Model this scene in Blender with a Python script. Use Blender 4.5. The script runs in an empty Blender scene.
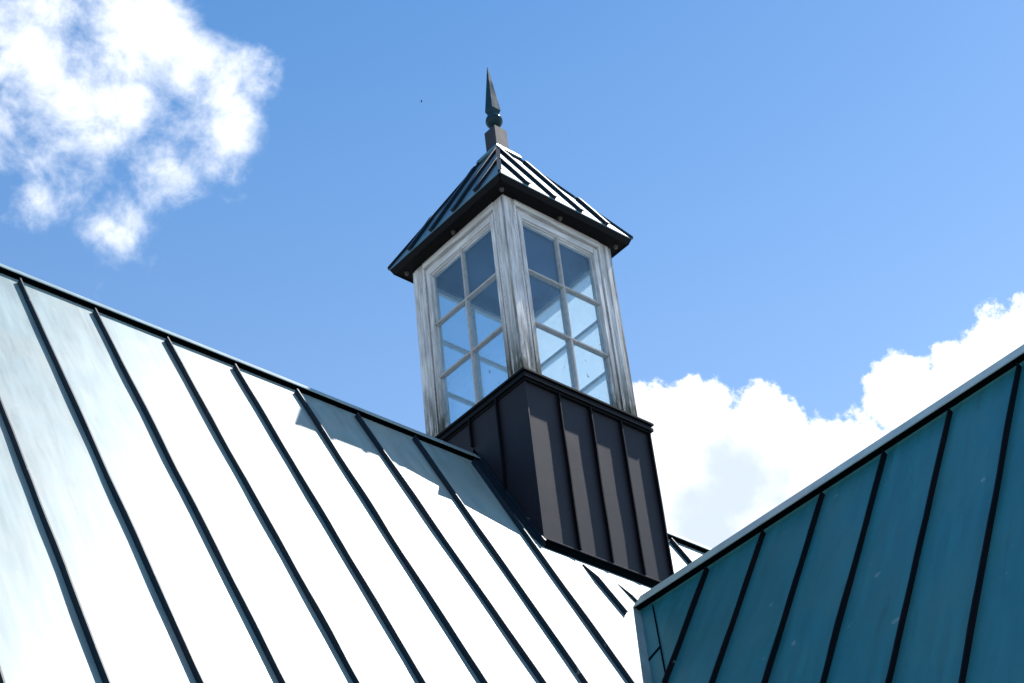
import bpy, bmesh, math, random
from mathutils import Vector, Matrix, noise
random.seed(4)
V = Vector
S = bpy.context.scene
COL = S.collection

# ------------------------------------------------------------------ camera
yaw, pitch, roll = math.radians(44.3176), math.radians(37.9402), math.radians(-6.8224)
F = V((math.sin(yaw)*math.cos(pitch), math.cos(yaw)*math.cos(pitch), math.sin(pitch)))
R0 = V((math.cos(yaw), -math.sin(yaw), 0)); U0 = R0.cross(F)
RX = R0*math.cos(roll) + U0*math.sin(roll); UX = -R0*math.sin(roll) + U0*math.cos(roll)
cd = bpy.data.cameras.new('camera'); cam = bpy.data.objects.new('camera', cd); COL.objects.link(cam)
m = Matrix((RX, UX, -F)).transposed().to_4x4(); m.translation = V((-8.2612, -8.3597, -7.8455))
cam.matrix_world = m
cd.sensor_width = 36; cd.lens = 1942.18/1024*36; cd.clip_start = .1; cd.clip_end = 5000
S.camera = cam

# ------------------------------------------------------------------ light
SUN = V((1, -.20, 1.655)).normalized()
elev = math.asin(SUN.z); az = math.atan2(SUN.x, SUN.y)
sl = bpy.data.lights.new('sun', 'SUN'); sl.energy = 4.6; sl.angle = math.radians(.53); sl.color = (1, .965, .91)
so = bpy.data.objects.new('sun', sl); COL.objects.link(so)
so.rotation_euler = SUN.to_track_quat('Z', 'Y').to_euler()
S.view_settings.view_transform = 'Standard'; S.view_settings.look = 'None'
S.view_settings.exposure = 0.42; S.view_settings.gamma = 1

# world: Nishita sky with two banks of broken cumulus, laid out by direction
w = bpy.data.worlds.new('World'); S.world = w; w.use_nodes = True
nt = w.node_tree; N = nt.nodes; L = nt.links; N.clear()
def wn(t, **k):
    n = N.new(t)
    for a, b in k.items(): setattr(n, a, b)
    return n
def wmath(op, a, b=None, c=None, clamp=False):
    n = wn('ShaderNodeMath', operation=op, use_clamp=clamp)
    for i, x in enumerate((a, b, c)):
        if x is None: continue
        if isinstance(x, (int, float)): n.inputs[i].default_value = x
        else: L.new(x, n.inputs[i])
    return n.outputs[0]
tc = wn('ShaderNodeTexCoord'); DIR = tc.outputs['Generated']
sky = wn('ShaderNodeTexSky', sky_type='NISHITA'); sky.sun_disc = False
sky.sun_elevation = elev; sky.sun_rotation = az; sky.air_density = 1.0; sky.dust_density = 0.2; sky.ozone_density = 1.2; sky.altitude = 100
hs = wn('ShaderNodeHueSaturation'); hs.inputs['Saturation'].default_value = 1.20; hs.inputs['Hue'].default_value = .496; hs.inputs['Value'].default_value = 1
L.new(sky.outputs[0], hs.inputs['Color'])
bgs = wn('ShaderNodeBackground'); bgs.inputs[1].default_value = .15; L.new(hs.outputs[0], bgs.inputs[0])
sp = wn('ShaderNodeSeparateXYZ'); L.new(DIR, sp.inputs[0])      # the blue deepens towards the zenith
zen = wn('ShaderNodeMapRange'); L.new(sp.outputs[2], zen.inputs[0])
for i, v in enumerate((.45, .80, 1.17, .94)): zen.inputs[i+1].default_value = v
L.new(zen.outputs[0], hs.inputs['Value'])
zs_ = wn('ShaderNodeMapRange'); L.new(sp.outputs[2], zs_.inputs[0])
for i, v in enumerate((.50, .80, 1.0, 1.31)): zs_.inputs[i+1].default_value = v
L.new(zs_.outputs[0], hs.inputs['Saturation'])
def wdist(c):
    n = wn('ShaderNodeVectorMath', operation='DISTANCE'); L.new(DIR, n.inputs[0]); n.inputs[1].default_value = c
    return n.outputs['Value']
def wnoise(scale, detail, rough=.55, off=(0, 0, 0), dist=0):
    ad = wn('ShaderNodeVectorMath', operation='ADD'); L.new(DIR, ad.inputs[0]); ad.inputs[1].default_value = off
    n = wn('ShaderNodeTexNoise'); L.new(ad.outputs[0], n.inputs['Vector'])
    n.inputs['Scale'].default_value = scale; n.inputs['Detail'].default_value = detail; n.inputs['Roughness'].default_value = rough
    n.inputs['Distortion'].default_value = dist
    return n.outputs[0]
def maprange(x, a, b, c, d, kind='SMOOTHSTEP'):
    n = wn('ShaderNodeMapRange', interpolation_type=kind)
    L.new(x, n.inputs[0])
    for i, v in enumerate((a, b, c, d)): n.inputs[i+1].default_value = v
    return n.outputs[0]
#CLOUDS-BEGIN
def sdir(e, n_, r=0):      # a direction given as offsets (in radians) from the middle of the view, on the sky dome
    return (F + RX*e + UX*n_).normalized()
def px(x, y): return sdir((x-512)/1942., (341.5-y)/1942.)
def field(blobs):
    f = None
    for x, y, r, wt in blobs:
        g = wmath('MULTIPLY_ADD', wdist(px(x, y)), -wt/(r/1942.), wt)
        f = g if f is None else wmath('SMOOTH_MAX', f, g, .15)
    return f
wisp = field([(35, 70, 92, 1.05), (78, 95, 72, 1), (60, 35, 80, 1), (112, 40, 70, 1), (160, 40, 60, .95), (195, 62, 55, .95), (232, 88, 46, 1.05), (246, 108, 24, .6), (215, 112, 46, 1), (186, 145, 46, .95), (120, 105, 50, .75), (172, 172, 38, 1.0), (145, 190, 34, .85), (124, 206, 34, .85), (104, 230, 34, .78), (42, 205, 36, .62), (75, 185, 40, .5), (90, 190, 40, .25), (5, 90, 80, 1), (60, 150, 45, .6)])
bank = field([(705, 480, 98, 1), (662, 430, 50, .85), (690, 415, 36, .7), (765, 430, 50, .9), (800, 495, 88, 1), (880, 490, 80, 1), (905, 400, 40, .8), (950, 420, 70, 1), (990, 368, 52, .9), (1030, 345, 58, .9), (1075, 390, 110, 1), (950, 355, 26, .6), (840, 470, 52, .8), (720, 570, 130, 1)])
n1 = wnoise(26, 12, .60, (3.1, .7, 1.3), .15); n2 = wnoise(36, 12, .64, (.4, 2.2, 5.1)); n4 = wnoise(9, 4, .5, (1.1, 4.2, 3.1))
d1 = wmath('ADD', wmath('SMOOTH_MIN', wisp, .52, .35), wmath('MULTIPLY', wmath('SUBTRACT', n1, .485), 3.0))
a1 = maprange(d1, -.1, 1.15, 0, .98)
d2 = wmath('ADD', wmath('ADD', bank, wmath('MULTIPLY', wmath('SUBTRACT', n2, .50), 1.5)), wmath('MULTIPLY', wmath('SUBTRACT', n4, .5), .3))
a2 = maprange(d2, .0, .20, 0, 1)
alpha = wmath('MAXIMUM', a1, a2)
under = field([(735, 478, 75, 1), (690, 500, 55, .9), (780, 500, 60, .9), (700, 540, 60, .9), (845, 465, 26, .5)])
sh = maprange(wmath('ADD', wmath('MULTIPLY', under, 1.05), wmath('MULTIPLY', wmath('SUBTRACT', wnoise(20, 8, .6, (2.3, 9.1, .4)), .47), 2.2)), .0, 1.0, 0, .95)
mixc = wn('ShaderNodeMix', data_type='RGBA'); mixc.inputs['A'].default_value = (1.22, 1.24, 1.27, 1); mixc.inputs['B'].default_value = (.66, .76, .90, 1)
L.new(sh, mixc.inputs['Factor'])
bgc = wn('ShaderNodeBackground'); L.new(mixc.outputs['Result'], bgc.inputs[0]); bgc.inputs[1].default_value = .86
mx = wn('ShaderNodeMixShader'); L.new(alpha, mx.inputs[0]); L.new(bgs.outputs[0], mx.inputs[1]); L.new(bgc.outputs[0], mx.inputs[2])
#CLOUDS-END
wo = wn('ShaderNodeOutputWorld'); L.new(mx.outputs[0], wo.inputs[0])

# ------------------------------------------------------------------ materials
class Mat:
    def __init__(s, name):
        s.m = bpy.data.materials.new(name); s.m.use_nodes = True
        s.t = s.m.node_tree; s.b = s.t.nodes['Principled BSDF']; s.out = s.t.nodes['Material Output']
        s.co = s.t.nodes.new('ShaderNodeTexCoord').outputs['Object']
    def n(s, t, **k):
        n = s.t.nodes.new(t)
        for a, b in k.items(): setattr(n, a, b)
        return n
    def noise(s, scale, detail=4, rough=.55, stretch=(1, 1, 1), rot=(0, 0, 0), dist=0):
        mp = s.n('ShaderNodeMapping'); mp.inputs['Scale'].default_value = stretch; mp.inputs['Rotation'].default_value = rot
        s.t.links.new(s.co, mp.inputs[0])
        n = s.n('ShaderNodeTexNoise'); s.t.links.new(mp.outputs[0], n.inputs['Vector'])
        n.inputs['Scale'].default_value = scale; n.inputs['Detail'].default_value = detail; n.inputs['Roughness'].default_value = rough; n.inputs['Distortion'].default_value = dist
        return n.outputs[0]
    def ramp(s, x, pts):
        r = s.n('ShaderNodeValToRGB'); s.t.links.new(x, r.inputs[0]); e = r.color_ramp.elements
        while len(e) < len(pts): e.new(.5)
        for i, (p, c) in enumerate(pts):
            e[i].position = p; e[i].color = (*c, 1) if not isinstance(c, (int, float)) else (c, c, c, 1)
        return r.outputs[0]
    def mix(s, f, a, b, mode='MIX'):
        n = s.n('ShaderNodeMix', data_type='RGBA', blend_type=mode)
        for sock, x in ((n.inputs['Factor'], f), (n.inputs['A'], a), (n.inputs['B'], b)):
            if isinstance(x, (int, float)): sock.default_value = x
            elif isinstance(x, tuple): sock.default_value = (*x, 1)
            else: s.t.links.new(x, sock)
        return n.outputs['Result']
    def math(s, op, a, b=0, clamp=False):
        n = s.n('ShaderNodeMath', operation=op, use_clamp=clamp)
        for i, x in enumerate((a, b)):
            if isinstance(x, (int, float)): n.inputs[i].default_value = x
            else: s.t.links.new(x, n.inputs[i])
        return n.outputs[0]
    def set(s, k, x):
        if isinstance(x, (int, float)): s.b.inputs[k].default_value = x
        elif isinstance(x, tuple): s.b.inputs[k].default_value = (*x, 1)
        else: s.t.links.new(x, s.b.inputs[k])
    def bump(s, h, strength, dist):
        n = s.n('ShaderNodeBump'); n.inputs['Strength'].default_value = strength; n.inputs['Distance'].default_value = dist
        s.t.links.new(h, n.inputs['Height']); s.t.links.new(n.outputs[0], s.b.inputs['Normal'])
def sep_z(M):
    n = M.n('ShaderNodeSeparateXYZ'); M.t.links.new(M.co, n.inputs[0]); return n.outputs[2]

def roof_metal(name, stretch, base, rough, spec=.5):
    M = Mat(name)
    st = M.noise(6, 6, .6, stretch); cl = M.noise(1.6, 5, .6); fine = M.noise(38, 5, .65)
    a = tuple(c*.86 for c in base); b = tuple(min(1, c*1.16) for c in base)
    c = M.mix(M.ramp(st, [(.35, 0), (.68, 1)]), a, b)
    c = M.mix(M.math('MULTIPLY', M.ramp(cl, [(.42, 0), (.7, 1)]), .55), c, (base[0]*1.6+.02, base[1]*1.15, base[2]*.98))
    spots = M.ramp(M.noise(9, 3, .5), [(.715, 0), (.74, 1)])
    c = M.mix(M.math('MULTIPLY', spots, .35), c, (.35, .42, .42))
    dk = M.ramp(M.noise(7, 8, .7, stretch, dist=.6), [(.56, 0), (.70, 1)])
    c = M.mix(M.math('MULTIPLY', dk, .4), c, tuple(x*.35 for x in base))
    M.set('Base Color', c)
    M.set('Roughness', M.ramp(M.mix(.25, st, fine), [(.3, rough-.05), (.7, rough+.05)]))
    M.set('Specular IOR Level', spec)
    h = M.mix(.22, M.noise(1.3, 2, .5), M.noise(3.1, 2, .5, stretch))
    M.bump(h, .45, .02)
    return M.m
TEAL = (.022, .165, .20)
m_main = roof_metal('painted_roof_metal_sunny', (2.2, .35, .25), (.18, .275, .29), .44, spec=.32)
m_wing = roof_metal('painted_roof_metal_shaded', (.3, 2.2, .25), TEAL, .42, spec=.32)  # same paint as the main roof, with the wing's shade in its colour
m_cap = roof_metal('cap_metal', (1, 1, 1), (.20, .30, .32), .46)
m_seam = roof_metal('seam_shade_metal', (1, 1, 1), (.003, .016, .030), .5, spec=.25)  # roof paint darkened: shade of the seam sides is put into the colour
m_seam_w = roof_metal('seam_shade_metal_wing', (1, 1, 1), (.001, .004, .007), .7, spec=.12)  # darker still, painting in the shade on the wing's seams
m_closure = Mat('closure_metal'); m_closure.set('Base Color', (.002, .004, .005)); m_closure.set('Roughness', .7); m_closure.set('Specular IOR Level', 0); m_closure = m_closure.m  # near-black, with the shade of the recesses put into the colour
m_cupola_roof = roof_metal('cupola_roof_metal', (1.2, 1.2, .4), (.08, .18, .24), .42, spec=.4)

def bronze(name, base, rough):
    M = Mat(name)
    st = M.noise(9, 7, .65, (1, 1, .18)); cl = M.noise(3.2, 6, .6, dist=.4)
    c = M.mix(M.ramp(st, [(.35, 0), (.7, 1)]), tuple(x*.8 for x in base), tuple(x*1.25 for x in base))
    c = M.mix(M.math('MULTIPLY', M.ramp(cl, [(.5, 0), (.75, 1)]), .4), c, (base[0]*2.2, base[1]*1.7, base[2]*1.7))
    scr = M.ramp(M.noise(5, 12, .8, (1, 1, .35), dist=2.2), [(.672, 0), (.69, 1)])
    c = M.mix(M.math('MULTIPLY', scr, .4), c, (.16, .17, .2))
    M.set('Base Color', c); M.set('Roughness', M.ramp(M.mix(.4, st, cl), [(.35, rough-.04), (.65, rough+.05)])); M.set('Specular IOR Level', .37 if rough > .55 else .10)
    M.bump(M.mix(.2, M.noise(2.2, 3, .5), st), .3, .01)
    return M.m
m_base = bronze('dark_bronze_metal', (.005, .004, .009), .60)
m_base_trim = bronze('dark_trim_metal', (.004, .005, .007), .5)
m_spire = bronze('finial_metal', (.012, .036, .05), .16)
m_block = bronze('finial_block_metal', (.022, .026, .034), .6)

def wood(name, stretch, moss=False, tint=1.0):
    M = Mat(name)
    g = M.noise(1, 9, .68, stretch, dist=.25); g2 = M.noise(1, 6, .6, tuple(x*2.8 for x in stretch)); big = M.noise(3.5, 5, .6)
    paint = M.mix(M.ramp(big, [(.35, 0), (.65, 1)]), (.62*tint, .63*tint, .66*tint), (.82*tint, .82*tint, .84*tint))
    bare = M.mix(M.ramp(g2, [(.35, 0), (.65, 1)]), (.27, .27, .28), (.52, .51, .50))
    c = M.mix(M.ramp(g, [(.38, .0), (.60, 1)]), bare, paint)
    crack = M.ramp(g2, [(.29, 1), (.35, 0)])
    c = M.mix(M.math('MULTIPLY', crack, .6), c, (.05, .05, .05))
    if moss:
        z = sep_z(M)
        low = M.n('ShaderNodeMapRange'); M.t.links.new(z, low.inputs[0])
        for i, v in enumerate((.52, 1.15, 1, 0)): low.inputs[i+1].default_value = v
        f = M.math('MULTIPLY', M.ramp(M.noise(24, 7, .7, (1, 1, .14)), [(.36, 0), (.52, 1)]), low.outputs[0], True)
        c = M.mix(M.math('MULTIPLY', f, .9), c, (.032, .036, .016))
        # a few yellowed runs
        f2 = M.math('MULTIPLY', M.ramp(M.noise(14, 5, .6, (1, 1, .1)), [(.56, 0), (.66, 1)]), .35)
        c = M.mix(f2, c, (.42, .37, .26))
    M.set('Base Color', c); M.set('Roughness', .8); M.set('Specular IOR Level', .25)
    M.bump(M.mix(.5, g, g2), .5, .003)
    return M.m
m_wood_v = wood('weathered_wood_upright', (34, 34, 2.2), True)
m_wood_h = wood('weathered_wood_level', (2.2, 34, 34))
m_wood_m = wood('weathered_wood_muntin', (20, 20, 20), False, .6)
m_inner = Mat('ceiling_board'); m_inner.set('Base Color', m_inner.mix(m_inner.ramp(m_inner.noise(5, 5), [(.3, 0), (.7, 1)]), (.006, .045, .12), (.012, .06, .15))); m_inner.set('Roughness', .8); m_inner = m_inner.m
m_soffit = Mat('black_soffit'); m_soffit.set('Base Color', (.003, .003, .004)); m_soffit.set('Roughness', .7); m_soffit.set('Specular IOR Level', .15); m_soffit = m_soffit.m

# dusty single glazing
def glass(name, lo, hi, col=(.50, .74, .95, 1)):
  M = Mat(name); t = M.t
  for l in list(M.out.inputs[0].links): t.links.remove(l)
  tr = M.n('ShaderNodeBsdfTransparent'); tr.inputs[0].default_value = (.86, .94, .98, 1)
  gl = M.n('ShaderNodeBsdfGlossy'); gl.inputs['Roughness'].default_value = .03
  lw = M.n('ShaderNodeLayerWeight'); fr = M.math('MULTIPLY_ADD', M.math('POWER', lw.outputs['Facing'], 5), .9); fr.node.inputs[2].default_value = .035
  ms = M.n('ShaderNodeMixShader'); t.links.new(fr, ms.inputs[0]); t.links.new(tr.outputs[0], ms.inputs[1]); t.links.new(gl.outputs[0], ms.inputs[2])
  df = M.n('ShaderNodeBsdfDiffuse'); df.inputs[0].default_value = col
  tl = M.n('ShaderNodeBsdfTranslucent'); tl.inputs[0].default_value = col
  dm = M.n('ShaderNodeMixShader'); dm.inputs[0].default_value = .78; t.links.new(df.outputs[0], dm.inputs[1]); t.links.new(tl.outputs[0], dm.inputs[2])
  dust = M.math('ADD', M.ramp(M.noise(4, 8, .65), [(.3, lo), (.72, hi)]), M.math('MULTIPLY', M.ramp(M.noise(16, 9, .75, (1, 1, .5)), [(.62, 0), (.75, 1)]), .10), True)
  grime = M.n('ShaderNodeBsdfDiffuse'); grime.inputs[0].default_value = (.02, .02, .025, 1)
  m2 = M.n('ShaderNodeMixShader'); t.links.new(dust, m2.inputs[0]); t.links.new(ms.outputs[0], m2.inputs[1]); t.links.new(dm.outputs[0], m2.inputs[2])
  spot = M.ramp(M.noise(13, 4, .6, (1, 1, .55), dist=1.2), [(.69, 0), (.72, .6)])
  m3 = M.n('ShaderNodeMixShader'); t.links.new(spot, m3.inputs[0]); t.links.new(m2.outputs[0], m3.inputs[1]); t.links.new(grime.outputs[0], m3.inputs[2])
  t.links.new(m3.outputs[0], M.out.inputs[0]); return M.m
m_glass = glass('dusty_glass', .07, .14)
m_glass_mid = glass('hazy_glass', .12, .22)
m_glass_far = glass('grimy_glass', .50, .68, (.82, .86, .88, 1))
m_wall = Mat('wall_render'); m_wall.set('Base Color', m_wall.mix(m_wall.noise(3, 6), (.32, .31, .29), (.42, .41, .38))); m_wall.set('Roughness', .85); m_wall = m_wall.m
M = Mat('pale_bounce_ground'); M.set('Base Color', M.mix(M.ramp(M.noise(.7, 8, .7), [(.35, 0), (.65, 1)]), (.22, .21, .19), (.33, .32, .29))); M.set('Roughness', .95); M.bump(M.noise(30, 6), .6, .05); m_bounce_ground = M.m  # unseen ground, made pale to bounce fill light onto shaded faces
m_floor = Mat('white_bounce_floor'); m_floor.set('Base Color', m_floor.mix(m_floor.noise(6, 6), (.66, .66, .64), (.8, .8, .78))); m_floor.set('Roughness', .8); m_floor = m_floor.m  # floor made white to throw sunlight onto the far panes
m_knob = Mat('knob_paint'); m_knob.set('Base Color', (.06, .055, .05)); m_knob.set('Roughness', .5); m_knob = m_knob.m

# ------------------------------------------------------------------ helpers
def link(name, bm, mat, parent=None, smooth=False):
    bmesh.ops.recalc_face_normals(bm, faces=bm.faces)
    me = bpy.data.meshes.new(name); bm.to_mesh(me); bm.free()
    for x in (mat if isinstance(mat, list) else [mat]): me.materials.append(x)
    if smooth:
        for p in me.polygons: p.use_smooth = True
    o = bpy.data.objects.new(name, me); COL.objects.link(o)
    if parent: o.parent = parent
    return o
def empty(name, label, cat, loc=(0, 0, 0)):
    o = bpy.data.objects.new(name, None); COL.objects.link(o); o.location = loc
    o['label'] = label; o['category'] = cat; return o
def box(bm, x0, x1, y0, y1, z0, z1, bev=0, mi=0):
    r = bmesh.ops.create_cube(bm, size=1)
    for v in r['verts']:
        v.co = V(((x0+x1)/2+v.co.x*(x1-x0), (y0+y1)/2+v.co.y*(y1-y0), (z0+z1)/2+v.co.z*(z1-z0)))
    fs = {f for v in r['verts'] for f in v.link_faces}
    for f in fs: f.material_index = mi
    if bev:
        es = {e for v in r['verts'] for e in v.link_edges}
        bmesh.ops.bevel(bm, geom=list(es), offset=bev, segments=1, affect='EDGES')
def prism(bm, pts, d):      # polygon extruded by vector d
    a = [bm.verts.new(p) for p in pts]; b = [bm.verts.new(V(p)+V(d)) for p in pts]
    bm.faces.new(a); bm.faces.new(b[::-1]); n = len(pts)
    for i in range(n): bm.faces.new([a[i], b[i], b[(i+1) % n], a[(i+1) % n]])
def bar(bm, A, B, nrm, h, wd, seg=1, jit=0, taper=False, sink=.004):
    """a folded seam: a thin upright fold from A to B standing h out of the surface with normal nrm, with a small rolled head"""
    A, B, nrm = V(A), V(B), V(nrm).normalized(); d = (B-A).normalized(); s = d.cross(nrm).normalized()
    prof = [(-wd*.5, -sink), (-wd*.5, h*.72), (-wd*.9, h*.76), (-wd*.9, h), (wd*.6, h), (wd*.6, h*.9), (wd*.5, -sink)]
    rows = []
    off = random.random()*50
    for i in range(seg+1):
        f = i/seg; c = A.lerp(B, f)
        j = s*(noise.noise(V((f*seg*.35, off, 0)))*jit); jh = 1+noise.noise(V((f*seg*.3, off+9, 3)))*.12*(jit > 0)
        k = 1
        if taper and i == 0: k = .25
        rows.append([bm.verts.new(c+j*(1 if q[1] > 0 else .3)+s*q[0]+nrm*(q[1]*k*jh)) for q in prof])
    n = len(prof)
    for a, b in zip(rows, rows[1:]):
        for i in range(n): bm.faces.new([a[i], a[(i+1) % n], b[(i+1) % n], b[i]])
    bm.faces.new(rows[0]); bm.faces.new(rows[-1][::-1])
def B(): return bmesh.new()

# ------------------------------------------------------------------ ground
GZ = -9.5
bm = B(); 
bmesh.ops.create_grid(bm, x_segments=8, y_segments=8, size=2000)
for v in bm.verts: v.co.z = GZ
g = link('ground', bm, m_bounce_ground); g['kind'] = 'structure'

# ------------------------------------------------------------------ house
s = 1.834; sw = 1.7029
xw, zw, zp = .0162, -1.3646, -1.4446           # wing ridge: x, cap top, panel apex
ME = 3.6; WE = 3.0                             # slope half spans
X0, X1 = -9.2, 7.0; WY = -7.6
nF = V((0, -s, 1)).normalized(); nB = V((0, s, 1)).normalized(); nL = V((-sw, 0, 1)).normalized(); nR = V((sw, 0, 1)).normalized()
T = .06
house = empty('house', 'house with steep blue-green standing seam metal roofs meeting in a valley below the cupola', 'house', (0, 0, GZ))
HO = -house.location
def hpart(name, bm, mat, label=None, parent=None, **k):
    o = link(name, bm, mat, parent or house, **k)
    if parent is None: o.location = HO
    if label: o['label'] = label
    return o
def sheet(P, n, t=T):
    bm = B(); prism(bm, [V(p)-n*0 for p in P], -n*t); return bm
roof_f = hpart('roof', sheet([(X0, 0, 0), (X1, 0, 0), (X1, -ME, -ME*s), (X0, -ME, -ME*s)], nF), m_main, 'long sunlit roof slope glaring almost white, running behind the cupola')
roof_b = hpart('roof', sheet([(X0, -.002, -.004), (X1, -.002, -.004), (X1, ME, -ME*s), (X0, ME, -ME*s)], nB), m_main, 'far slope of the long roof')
def val(x):   # y of the valley on the front slope below the wing's slope at x
    z = zp - (sw*(xw-x) if x < xw else sw*(x-xw)); return z/s
yv = zp/s
xe = xw-WE; ze_w = zp-sw*WE
def wing_sheet(sg, n):
    xE = xw+sg*WE
    P = [(xw, yv, zp), (xE, ze_w/s, ze_w), (xE, WY, ze_w), (xw, WY, zp)]
    return sheet(P, n, T)
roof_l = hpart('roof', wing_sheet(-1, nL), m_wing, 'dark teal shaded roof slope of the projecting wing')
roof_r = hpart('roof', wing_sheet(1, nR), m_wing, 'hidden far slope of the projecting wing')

def on_f(x, y): return V((x, y, s*y))
def on_b(x, y): return V((x, y, -s*y))
def seam(parent, A, Bp, n, h=.036, wd=.006, jit=.008, taper=False, mat=None):
    bm = B(); bar(bm, A, Bp, n, h, wd, max(2, int((V(A)-V(Bp)).length/.18)), jit, taper)
    link('standing_seam', bm, mat or m_seam, parent)
# front slope seams: x at y=-.1 and x at y=-2.0
SE = [(-9.1, -9.1), (-8.75, -8.75), (-8.25, -8.25), (-7.75, -7.75), (-7.24, -7.24), (-6.74, -6.74), (-6.24, -6.24), (-5.73, -5.73), (-5.23, -5.23), (-4.728, -4.722), (-4.224, -4.209), (-3.712, -3.707), (-3.200, -3.208), (-2.688, -2.727), (-2.207, -2.229), (-1.717, -1.695), (-1.229, -1.318), (-.706, -.87)]
for a, b in SE:
    sl_ = (b-a)/1.9; yE = -ME
    for _ in range(30):
        x = a+sl_*(-yE-.1)
        if -WE+xw < x < xw: yE = max(-ME, val(x)+.045) if val(x) > -ME else -ME
    if yE < -ME: yE = -ME
    seam(roof_f, on_f(a, -.075), on_f(a+sl_*(-yE-.1), yE+.01), nF)
seam(roof_f, on_f(-.293, -.612), on_f(-.262, -.895), nF, taper=True)
seam(roof_f, on_f(-.035, -.665), on_f(.03, -.80), nF, h=.02, taper=True)
seam(roof_f, on_f(.30, -.69), on_f(.30, val(.30)), nF, taper=True)
for k in range(11):
    x = .74+k*.495 if k else .74
    x = {0: .735, 1: 1.226}.get(k, x); yE = val(x) if x < xw+WE else -ME
    seam(roof_f, on_f(x, -.075), on_f(x, max(yE, -ME)+.03), nF)
for k in range(32):
    x = -8.9+k*.5
    if abs(x) < .66: continue
    seam(roof_b, on_b(x, .075), on_b(x, ME-.01), nB)
def on_l(x, y): return V((x, y, zp-sw*(xw-x)))
def on_r(x, y): return V((x, y, zp-sw*(x-xw)))
for k in range(12):
    y = -1.462-.5013*k
    if y < WY+.05: break
    xv = xw-(zp-s*y)/sw
    xEd = max(xv+.10, xe)
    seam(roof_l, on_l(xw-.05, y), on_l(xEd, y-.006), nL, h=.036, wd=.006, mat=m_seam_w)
    seam(roof_r, on_r(xw+.05, y), on_r(min(xw+(zp-s*y)/sw-.1, xw+WE), y), nR, h=.03)

# ridge caps: folded plate at a shallower pitch than the slopes, on a dark recessed closure
def ridge_cap(axis, c, ztop, wd, ang, a0, a1, ac, roof_s, zroof, lab):
    """axis 'x' or 'y'; c = ridge position across; wd plate width along its slope"""
    ca, sa = math.cos(ang), math.sin(ang)
    h = wd*ca; zl = ztop-wd*sa; th = .006
    pr = [(-h, zl), (0, ztop), (h, zl), (h-.002, zl-th), (0, ztop-th*1.4), (-h+.002, zl-th)]
    # hemmed drip edge
    mk = (lambda u, q: V((u, c+q[0], q[1]))) if axis == 'x' else (lambda u, q: V((c+q[0], u, q[1])))
    bm = B(); seg = max(1, int(abs(a1-a0)/1.2)); rows = []
    for i in range(seg+1):
        u = a0+(a1-a0)*i/seg; dz = noise.noise(V((u*.7, c, 3)))*.003
        rows.append([bm.verts.new(mk(u, q)+V((0, 0, dz))) for q in pr])
    for a, b in zip(rows, rows[1:]):
        for i in range(6): bm.faces.new([a[i], a[(i+1) % 6], b[(i+1) % 6], b[i]])
    bm.faces.new(rows[0]); bm.faces.new(rows[-1][::-1])
    cap = hpart('ridge_cap', bm, m_cap, lab)
    # closure strips, standing square to each slope just inside the drip edge
    bm = B()
    for sg in (-1, 1):
        q = h-.012
        zc = ztop-(q)*math.tan(ang)-th
        nn = (s if axis == 'x' else sw); nv = V((sg*nn, 1)).normalized()      # (across, up)
        # drop from (q, zc) along -normal to the roof surface
        t = (zc-(zroof-roof_s*q))/(nv[1]+roof_s*sg*nv[0]*1.0) if True else 0
        p0 = (sg*q, zc); p1 = (sg*q-nv[0]*t*1.02, zc-nv[1]*t*1.02)
        pts = [p0, p1, (p1[0]-sg*.02, p1[1]), (p0[0]-sg*.02, p0[1])]
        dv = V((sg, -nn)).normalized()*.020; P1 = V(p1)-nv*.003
        shade_foot = [tuple(P1-dv*.3), tuple(P1+dv), tuple(P1+dv+nv*.010), tuple(P1-dv*.3+nv*.010)]  # dark strip on the main slope, painting in the shade under the cap
        if axis == 'x': prism(bm, [mk(ac, p) for p in shade_foot], (mk(a1, (0, 0))-mk(ac, (0, 0)))*.998)
        prism(bm, [mk(ac, p) for p in pts], (mk(a1, (0, 0))-mk(ac, (0, 0)))*.998)
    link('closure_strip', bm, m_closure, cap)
    return cap
CAPW, CAPA = .085, math.radians(50)
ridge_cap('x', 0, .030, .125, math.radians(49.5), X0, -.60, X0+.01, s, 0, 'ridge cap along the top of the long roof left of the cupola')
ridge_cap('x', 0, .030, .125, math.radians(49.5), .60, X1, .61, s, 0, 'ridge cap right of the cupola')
ridge_cap('y', xw, zw+.004, .150, math.radians(51.5), -.80, WY, -.735, sw, zp, 'light blue-grey ridge cap of the wing')
# valley flashing on the wing slope, with a lap joint
def wl(t, off):   # point on wing's left slope, t metres across from ridge along the valley, off metres towards the wing's panels (-y)
    return on_l(xw-t, val(xw-t)-off)
bm = B()
prism(bm, [wl(.03, .0), wl(WE-.02, .0), wl(WE-.02, .11), wl(.03, .11)], nL*.006)
fl = hpart('valley_flashing', bm, m_wing, 'flat metal flashing strip down the valley between both roofs')
bm = B(); prism(bm, [wl(.40, .0)+nL*.007, wl(.415, .0)+nL*.007, wl(.375, .11)+nL*.007, wl(.36, .11)+nL*.007], nL*.003); link('lap_joint', bm, m_closure, fl)
bm = B(); prism(bm, [wl(.05, .108), wl(WE-.02, .108), wl(WE-.02, .114), wl(.05, .114)], nL*.010); link('joint_line', bm, m_closure, fl)
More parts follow.
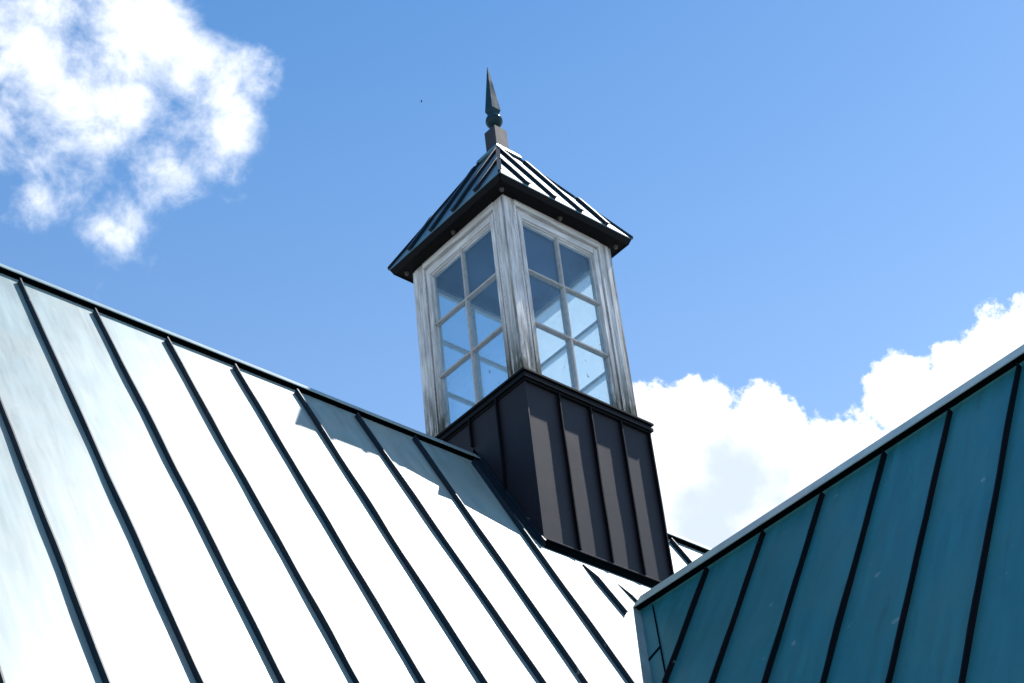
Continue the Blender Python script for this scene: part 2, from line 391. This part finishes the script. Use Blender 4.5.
# walls
def gable(axis, a, th, half, sl_, top):
    bm = B(); zt = top-sl_*half
    pts = [(-half, GZ), (half, GZ), (half, zt), (0, top), (-half, zt)]
    if axis == 'x': prism(bm, [(a, p[0], p[1]) for p in pts], (th, 0, 0))
    else: prism(bm, [(xw+p[0], a, p[1]) for p in pts], (0, th, 0))
    return bm
hpart('wall', gable('x', X0+.3, X1-X0-.6, ME-.35, s, -.1), m_wall, 'plain rendered walls of the long block')
hpart('wall', gable('y', WY+.3, 6.0, WE-.35, sw, zp-.12), m_wall, 'plain rendered walls of the wing')

# ------------------------------------------------------------------ cupola
cup = empty('cupola', 'grey wooden glazed cupola on a black metal base, with pyramid roof and spike finial', 'cupola', (0, 0, -1.0))
CO = V((0, 0, 1.0))
def cpart(name, bm, mat, label=None, parent=None, **k):
    o = link(name, bm, mat, parent or cup, **k)
    if parent is None: o.location = CO
    if label: o['label'] = label
    return o
bx, by = .602, .590
wb, wt, we, zt, ze = .549, .634, .688, .3925, 2.1936
# base body: four clad faces down to a lip that follows the slope
def base_z(y): return -s*abs(y)+.0755
bm = B()
pts = [(-by, base_z(by)), (0, .0755-.0), (by, base_z(by)), (by, .33), (-by, .33)]
prism(bm, [(-bx, p[0], p[1]) for p in pts], (2*bx, 0, 0))
base = cpart('base', bm, m_base, 'dark bronze metal base straddling the ridge')
# curb under the cladding, its shade put into the near-black colour
bm = B(); q = .004
pts = [(-by+q, -s*(by-q)-.02), (0, -.02), (by-q, -s*(by-q)-.02), (by-q, .2), (-by+q, .2)]
prism(bm, [(-bx+q, p[0], p[1]) for p in pts], (2*(bx-q), 0, 0))
link('curb', bm, m_closure, base)
# seams on the four faces
zb = base_z(by)
for sy in (-1, 1):
    for x in (-.3, 0, .3):
        bm = B(); bar(bm, (x+.004, sy*by, .325), (x+.012, sy*by, zb+.004), (0, sy, 0), .027, .007, 8, .007); link('standing_seam', bm, m_base_trim, base)
    bm = B(); bar(bm, (bx-.008, sy*by, .325), (bx-.008, sy*by, zb+.004), (0, sy, 0), .026, .007, 6, .003); link('standing_seam', bm, m_base_trim, base)
    bm = B(); bar(bm, (-bx+.004, sy*by, .325), (-bx+.004, sy*by, zb+.004), (0, sy, 0), .007, .007, 6, .002); link('corner_fold', bm, m_base, base)
for sx in (-1, 1):
    for y in (-.297, 0, .297):
        bm = B(); bar(bm, (sx*bx, y, .325), (sx*bx, y, base_z(y)+.004), (sx, 0, 0), .027, .007, 6, .004); link('standing_seam', bm, m_base_trim, base)
# bottom lip: thin bright-edged folded strip on the front and back
for sy in (-1, 1):
    bm = B(); y0 = sy*(by+.016)
    box(bm, -bx-.010, bx+.010, min(y0, sy*by), max(y0, sy*by), zb-.008, zb+.004, .002)
    link('bottom_lip', bm, m_base, base)
# flashing: raised strips beside the base on the roof slopes, and an apron below
for sx in (-1, 1):
    for sy, nn in ((-1, nF), (1, nB)):
        f = (lambda x, y: on_f(x, y)) if sy < 0 else (lambda x, y: on_b(x, y))
        bm = B(); P = [f(sx*(bx+.058), sy*.03), f(sx*(bx+.050), sy*(by-.06)), f(sx*(bx+.020), sy*(by-.01)), f(sx*(bx-.01), sy*(by-.01)), f(sx*(bx-.01), sy*.03)]
        prism(bm, P, nn*.020); link('side_flashing', bm, m_seam, base)
        bm = B(); bar(bm, f(sx*(bx+.016), sy*.03)+nn*.02, f(sx*(bx+.012), sy*(by-.012))+nn*.02, nn, .026, .012, 5, .002); link('flashing_fold', bm, m_seam, base)
for sy, nn in ((-1, nF), (1, nB)):
    f = on_f if sy < 0 else on_b
    pass
# cornice on top of the base: mitred steps
bm = B()
for h, z0, z1 in ((.612, .300, .322), (.628, .318, .346), (.617, .344, .372), (.634, .370, .386), (.631, .385, zt)):
    box(bm, -h, h, -h, h, z0, z1, .002)
cpart('cornice', bm, m_base_trim, 'stepped black metal cornice between base and windows')

# lantern: corner posts, windows, ceiling
PW = .108
def post(bm):
    box(bm, -wb, -wb+PW, -wb, -wb+PW, zt-.01, 2.142, .004)
    # applied corner boards, slightly proud, with a groove between
    box(bm, -wb-.009, -wb+.060, -wb-.009, -wb+.02, zt+.001, 2.120, .003)
    box(bm, -wb-.009, -wb+.02, -wb-.0095, -wb+.058, zt+.001, 2.1205, .003)
pb = B(); post(pb); p0 = cpart('corner_post', pb, m_wood_v)
for k in (1, 2, 3):
    o = p0.copy(); COL.objects.link(o); o.parent = cup; o.location = CO; o.rotation_euler = (0, 0, k*math.pi/2)
# window in the -y face, local coordinates = cupola coordinates
OW, OB, OT = .372, .478, 1.992      # glazed opening
XF = wb-PW                           # inner edge of post
y0 = -wb
def jambs(bm, w0, w1, yf, yb, zb_, zt_, bev=.003, mi=0):
    box(bm, -w1, -w0, yf, yb, zb_, zt_, bev, mi); box(bm, w0, w1, yf, yb, zb_, zt_, bev, mi)
def window():
    bm = B()
    # outer frame: recessed reveal + proud bead
    jambs(bm, .412, XF+.004, y0+.022, y0+.075, zt-.004, 2.075, .003, 1)
    box(bm, -XF, XF, y0+.0225, y0+.075, 2.040, 2.080, .003)
    box(bm, -XF, XF, y0-.006, y0+.07, 2.077, 2.141, .004)          # head board
    jambs(bm, XF-.014, XF+.006, y0-.004, y0+.03, zt-.002, 2.079, .003, 1)
    box(bm, -XF, XF, y0-.012, y0+.075, zt-.003, .425, .004)        # sill
    f = cpart('window', bm, [m_wood_h, m_wood_v])
    bm = B(); jambs(bm, OW, .413, y0+.002, y0+.064, .424, 2.042)
    jambs(bm, OW-.006, OW+.006, y0+.036, y0+.0645, OB+.002, OT-.002, .001)
    link('sash_stile', bm, m_wood_v, f)
    bm = B(); box(bm, -OW-.001, OW+.001, y0+.004, y0+.062, .4245, OB, .003); link('sash_rail', bm, m_wood_h, f)
    bm = B(); box(bm, -OW-.001, OW+.001, y0+.004, y0+.062, OT, 2.0405, .003)
    box(bm, -OW+.001, OW-.001, y0+.020, y0+.0615, OT-.012, OT+.004, .001)
    box(bm, -OW+.001, OW-.001, y0+.034, y0+.0612, OT-.022, OT+.003, .001)
    link('sash_rail', bm, m_wood_h, f)
    bm = B(); box(bm, -.46, .46, y0+.076, y0+.094, OT+.002, 2.094); link('inner_lining', bm, m_inner, f)
    zs = (OB+(OT-OB)/3, OB+2*(OT-OB)/3)
    for z in zs:
        bm = B(); box(bm, -OW, OW, y0+.014, y0+.060, z-.010, z+.010, .004); link('muntin', bm, m_wood_m, f)
    bm = B(); box(bm, -.010, .010, y0+.0155, y0+.0585, OB-.001, OT+.001, .004); link('muntin', bm, m_wood_m, f)
    bm = B(); box(bm, -OW+.001, OW-.001, y0+.044, y0+.047, OB-.003, OT-.002); link('glass_pane', bm, m_glass, f)
    return f
w0 = window()
labs = ['six-pane window of the right-hand face', 'far window facing away to the right', 'far window on the rear face', 'six-pane window of the left-hand face']
w0['label'] = labs[0]
for k in (1, 2, 3):
    o = w0.copy(); COL.objects.link(o); o.parent = cup; o.location = CO; o.rotation_euler = (0, 0, k*math.pi/2); o['label'] = labs[k]
    for ch in list(w0.children):
        c = ch.copy(); COL.objects.link(c); c.parent = o
        if ch.name.startswith('glass') and k < 3: c.material_slots[0].link = 'OBJECT'; c.material_slots[0].material = (m_glass_far if k == 1 else m_glass_mid)
bm = B(); box(bm, -.50, .50, -.50, .50, 2.095, 2.138); cpart('ceiling', bm, m_inner)
bm = B(); box(bm, -.54, .54, -.54, .54, zt+.001, zt+.014); cpart('floor_board', bm, m_floor)
# mud wasp nests / dirt lumps on the glass of the left face
# roof
ZA = 3.40; rs = (ZA-ze)/we
bm = B(); th = .012
c4 = [(-we, -we), (we, -we), (we, we), (-we, we)]
vs = [bm.verts.new((x, y, ze)) for x, y in c4]; ap = bm.verts.new((0, 0, ZA))
vb = [bm.verts.new((x, y, ze-.01)) for x, y in c4]
for i in range(4):
    bm.faces.new([vs[i], vs[(i+1) % 4], ap]); bm.faces.new([vs[i], vb[i], vb[(i+1) % 4], vs[(i+1) % 4]])
bm.faces.new(vb)
croof = cpart('pyramid_roof', bm, m_cupola_roof, 'steep pyramid roof of standing seam metal')
bm = B(); e = we-.004
for k in range(4):
    a = [V((-e, -e, ze-.0105)), V((e, -e, ze-.0105)), V((e-.02, -e+.02, 2.133)), V((-e+.02, -e+.02, 2.133))]
    R_ = Matrix.Rotation(k*math.pi/2, 3, 'Z')
    ins = V((0, .012, 0))
    prism(bm, [R_ @ p for p in a], R_ @ ins)
link('fascia', bm, m_soffit, croof)
bm = B(); prism(bm, [(-we+.03, -we+.03, 2.139), (we-.03, -we+.03, 2.139), (we-.03, we-.03, 2.139), (-we+.03, we-.03, 2.139)], (0, 0, .012))
link('soffit', bm, m_soffit, croof)
for k in range(4):
    R_ = Matrix.Rotation(k*math.pi/2, 3, 'Z'); n = R_ @ V((0, -rs, 1)).normalized()
    for x in (-.41, -.138, .138, .41):
        top_y = -max(abs(x)+.012, .11)
        A = V((x, top_y, ZA+rs*top_y)); Bq = V((x, -we+.002, ze+.002))
        bm = B(); bar(bm, R_ @ A, R_ @ Bq, n, .030, .028, 4, .002); link('standing_seam', bm, m_seam, croof)
    A = V((-.05, -.05, ZA-rs*.05)); Bq = V((-we, -we, ze))
    nh = V((-1, -1, 2/rs*1.0)); nh = V((-rs, -rs, 2)).normalized()
    bm = B(); bar(bm, R_ @ A, R_ @ Bq, R_ @ nh, .014, .022, 4, 0, sink=.012); link('hip_cap', bm, m_seam, croof)
# flared saddle, block, ball, spike
bm = B(); z0, z1 = 3.215, 3.275
def frus(bm, h0, z0, h1, z1):
    a = [bm.verts.new((x*h0, y*h0, z0)) for x, y in ((-1, -1), (1, -1), (1, 1), (-1, 1))]; b = [bm.verts.new((x*h1, y*h1, z1)) for x, y in ((-1, -1), (1, -1), (1, 1), (-1, 1))]
    bm.faces.new(a[::-1]); bm.faces.new(b)
    for i in range(4): bm.faces.new([a[i], a[(i+1) % 4], b[(i+1) % 4], b[i]])
frus(bm, .128, 3.208, .136, 3.214); frus(bm, .136, 3.214, .126, 3.248); frus(bm, .126, 3.248, .070, 3.264)
cpart('finial_saddle', bm, m_cupola_roof)
bm = B(); frus(bm, .066, 3.255, .066, 3.545); frus(bm, .066, 3.545, .045, 3.565)
cpart('finial_block', bm, m_block)
bm = B(); bmesh.ops.create_uvsphere(bm, u_segments=32, v_segments=20, radius=.073, matrix=Matrix.Translation((0, 0, 3.672)))
cpart('finial_ball', bm, m_spire, smooth=True)
bm = B(); frus(bm, .030, 3.735, .040, 3.772); frus(bm, .040, 3.772, .047, 3.790); frus(bm, .047, 3.790, .0025, 4.325)
cpart('finial_spike', bm, m_spire)
# small pale knobs under the eaves
for x, y in ((-1, -1), (0, -1), (1, -1), (1, 0), (1, 1), (0, 1), (-1, 1), (-1, 0)):
    bm = B(); bmesh.ops.create_uvsphere(bm, u_segments=16, v_segments=10, radius=.016, matrix=Matrix.Translation((x*.590, y*.590, 2.126)))
    bmesh.ops.create_cone(bm, cap_ends=True, segments=16, radius1=.016, radius2=.022, depth=.012, matrix=Matrix.Translation((x*.590, y*.590, 2.136)))
    cpart('eave_knob', bm, m_knob, smooth=True)

# a speck of a bird, far off
bd = B(); fwd = RX*.96+V((0, 0, .1)); fwd.normalize(); sd = V((fwd.y, -fwd.x, 0)).normalized()
def ell(c, L_, r_, ax, n=8):
    rings = []
    for i in range(n+1):
        t_ = -1+2*i/n; rr = r_*math.sqrt(max(.02, 1-t_*t_))
        u = ax.cross(V((0, 0, 1))).normalized(); w_ = ax.cross(u)
        rings.append([bd.verts.new(c+ax*(t_*L_)+(u*math.cos(a*math.pi/4)+w_*math.sin(a*math.pi/4))*rr) for a in range(8)])
    for a_, b_ in zip(rings, rings[1:]):
        for i in range(8): bd.faces.new([a_[i], a_[(i+1) % 8], b_[(i+1) % 8], b_[i]])
    bd.faces.new(rings[0]); bd.faces.new(rings[-1][::-1])
ell(V((0, 0, 0)), .085, .018, fwd)
for k in (-1, 1):
    prism(bd, [fwd*.03, fwd*.035+sd*k*.09+V((0, 0, .02)), fwd*-.01+sd*k*.17+V((0, 0, .008)), fwd*-.03+sd*k*.08+V((0, 0, .015)), fwd*-.035], V((0, 0, .004)))
prism(bd, [-fwd*.07, -fwd*.13+sd*.02, -fwd*.13-sd*.02], V((0, 0, .004)))
bird = link('bird', bd, m_soffit); bird.location = cam.matrix_world.translation+px(421.5, 101.3)*150
bird['label'] = 'tiny dark bird flying high in the blue, left of the spire'; bird['category'] = 'bird'
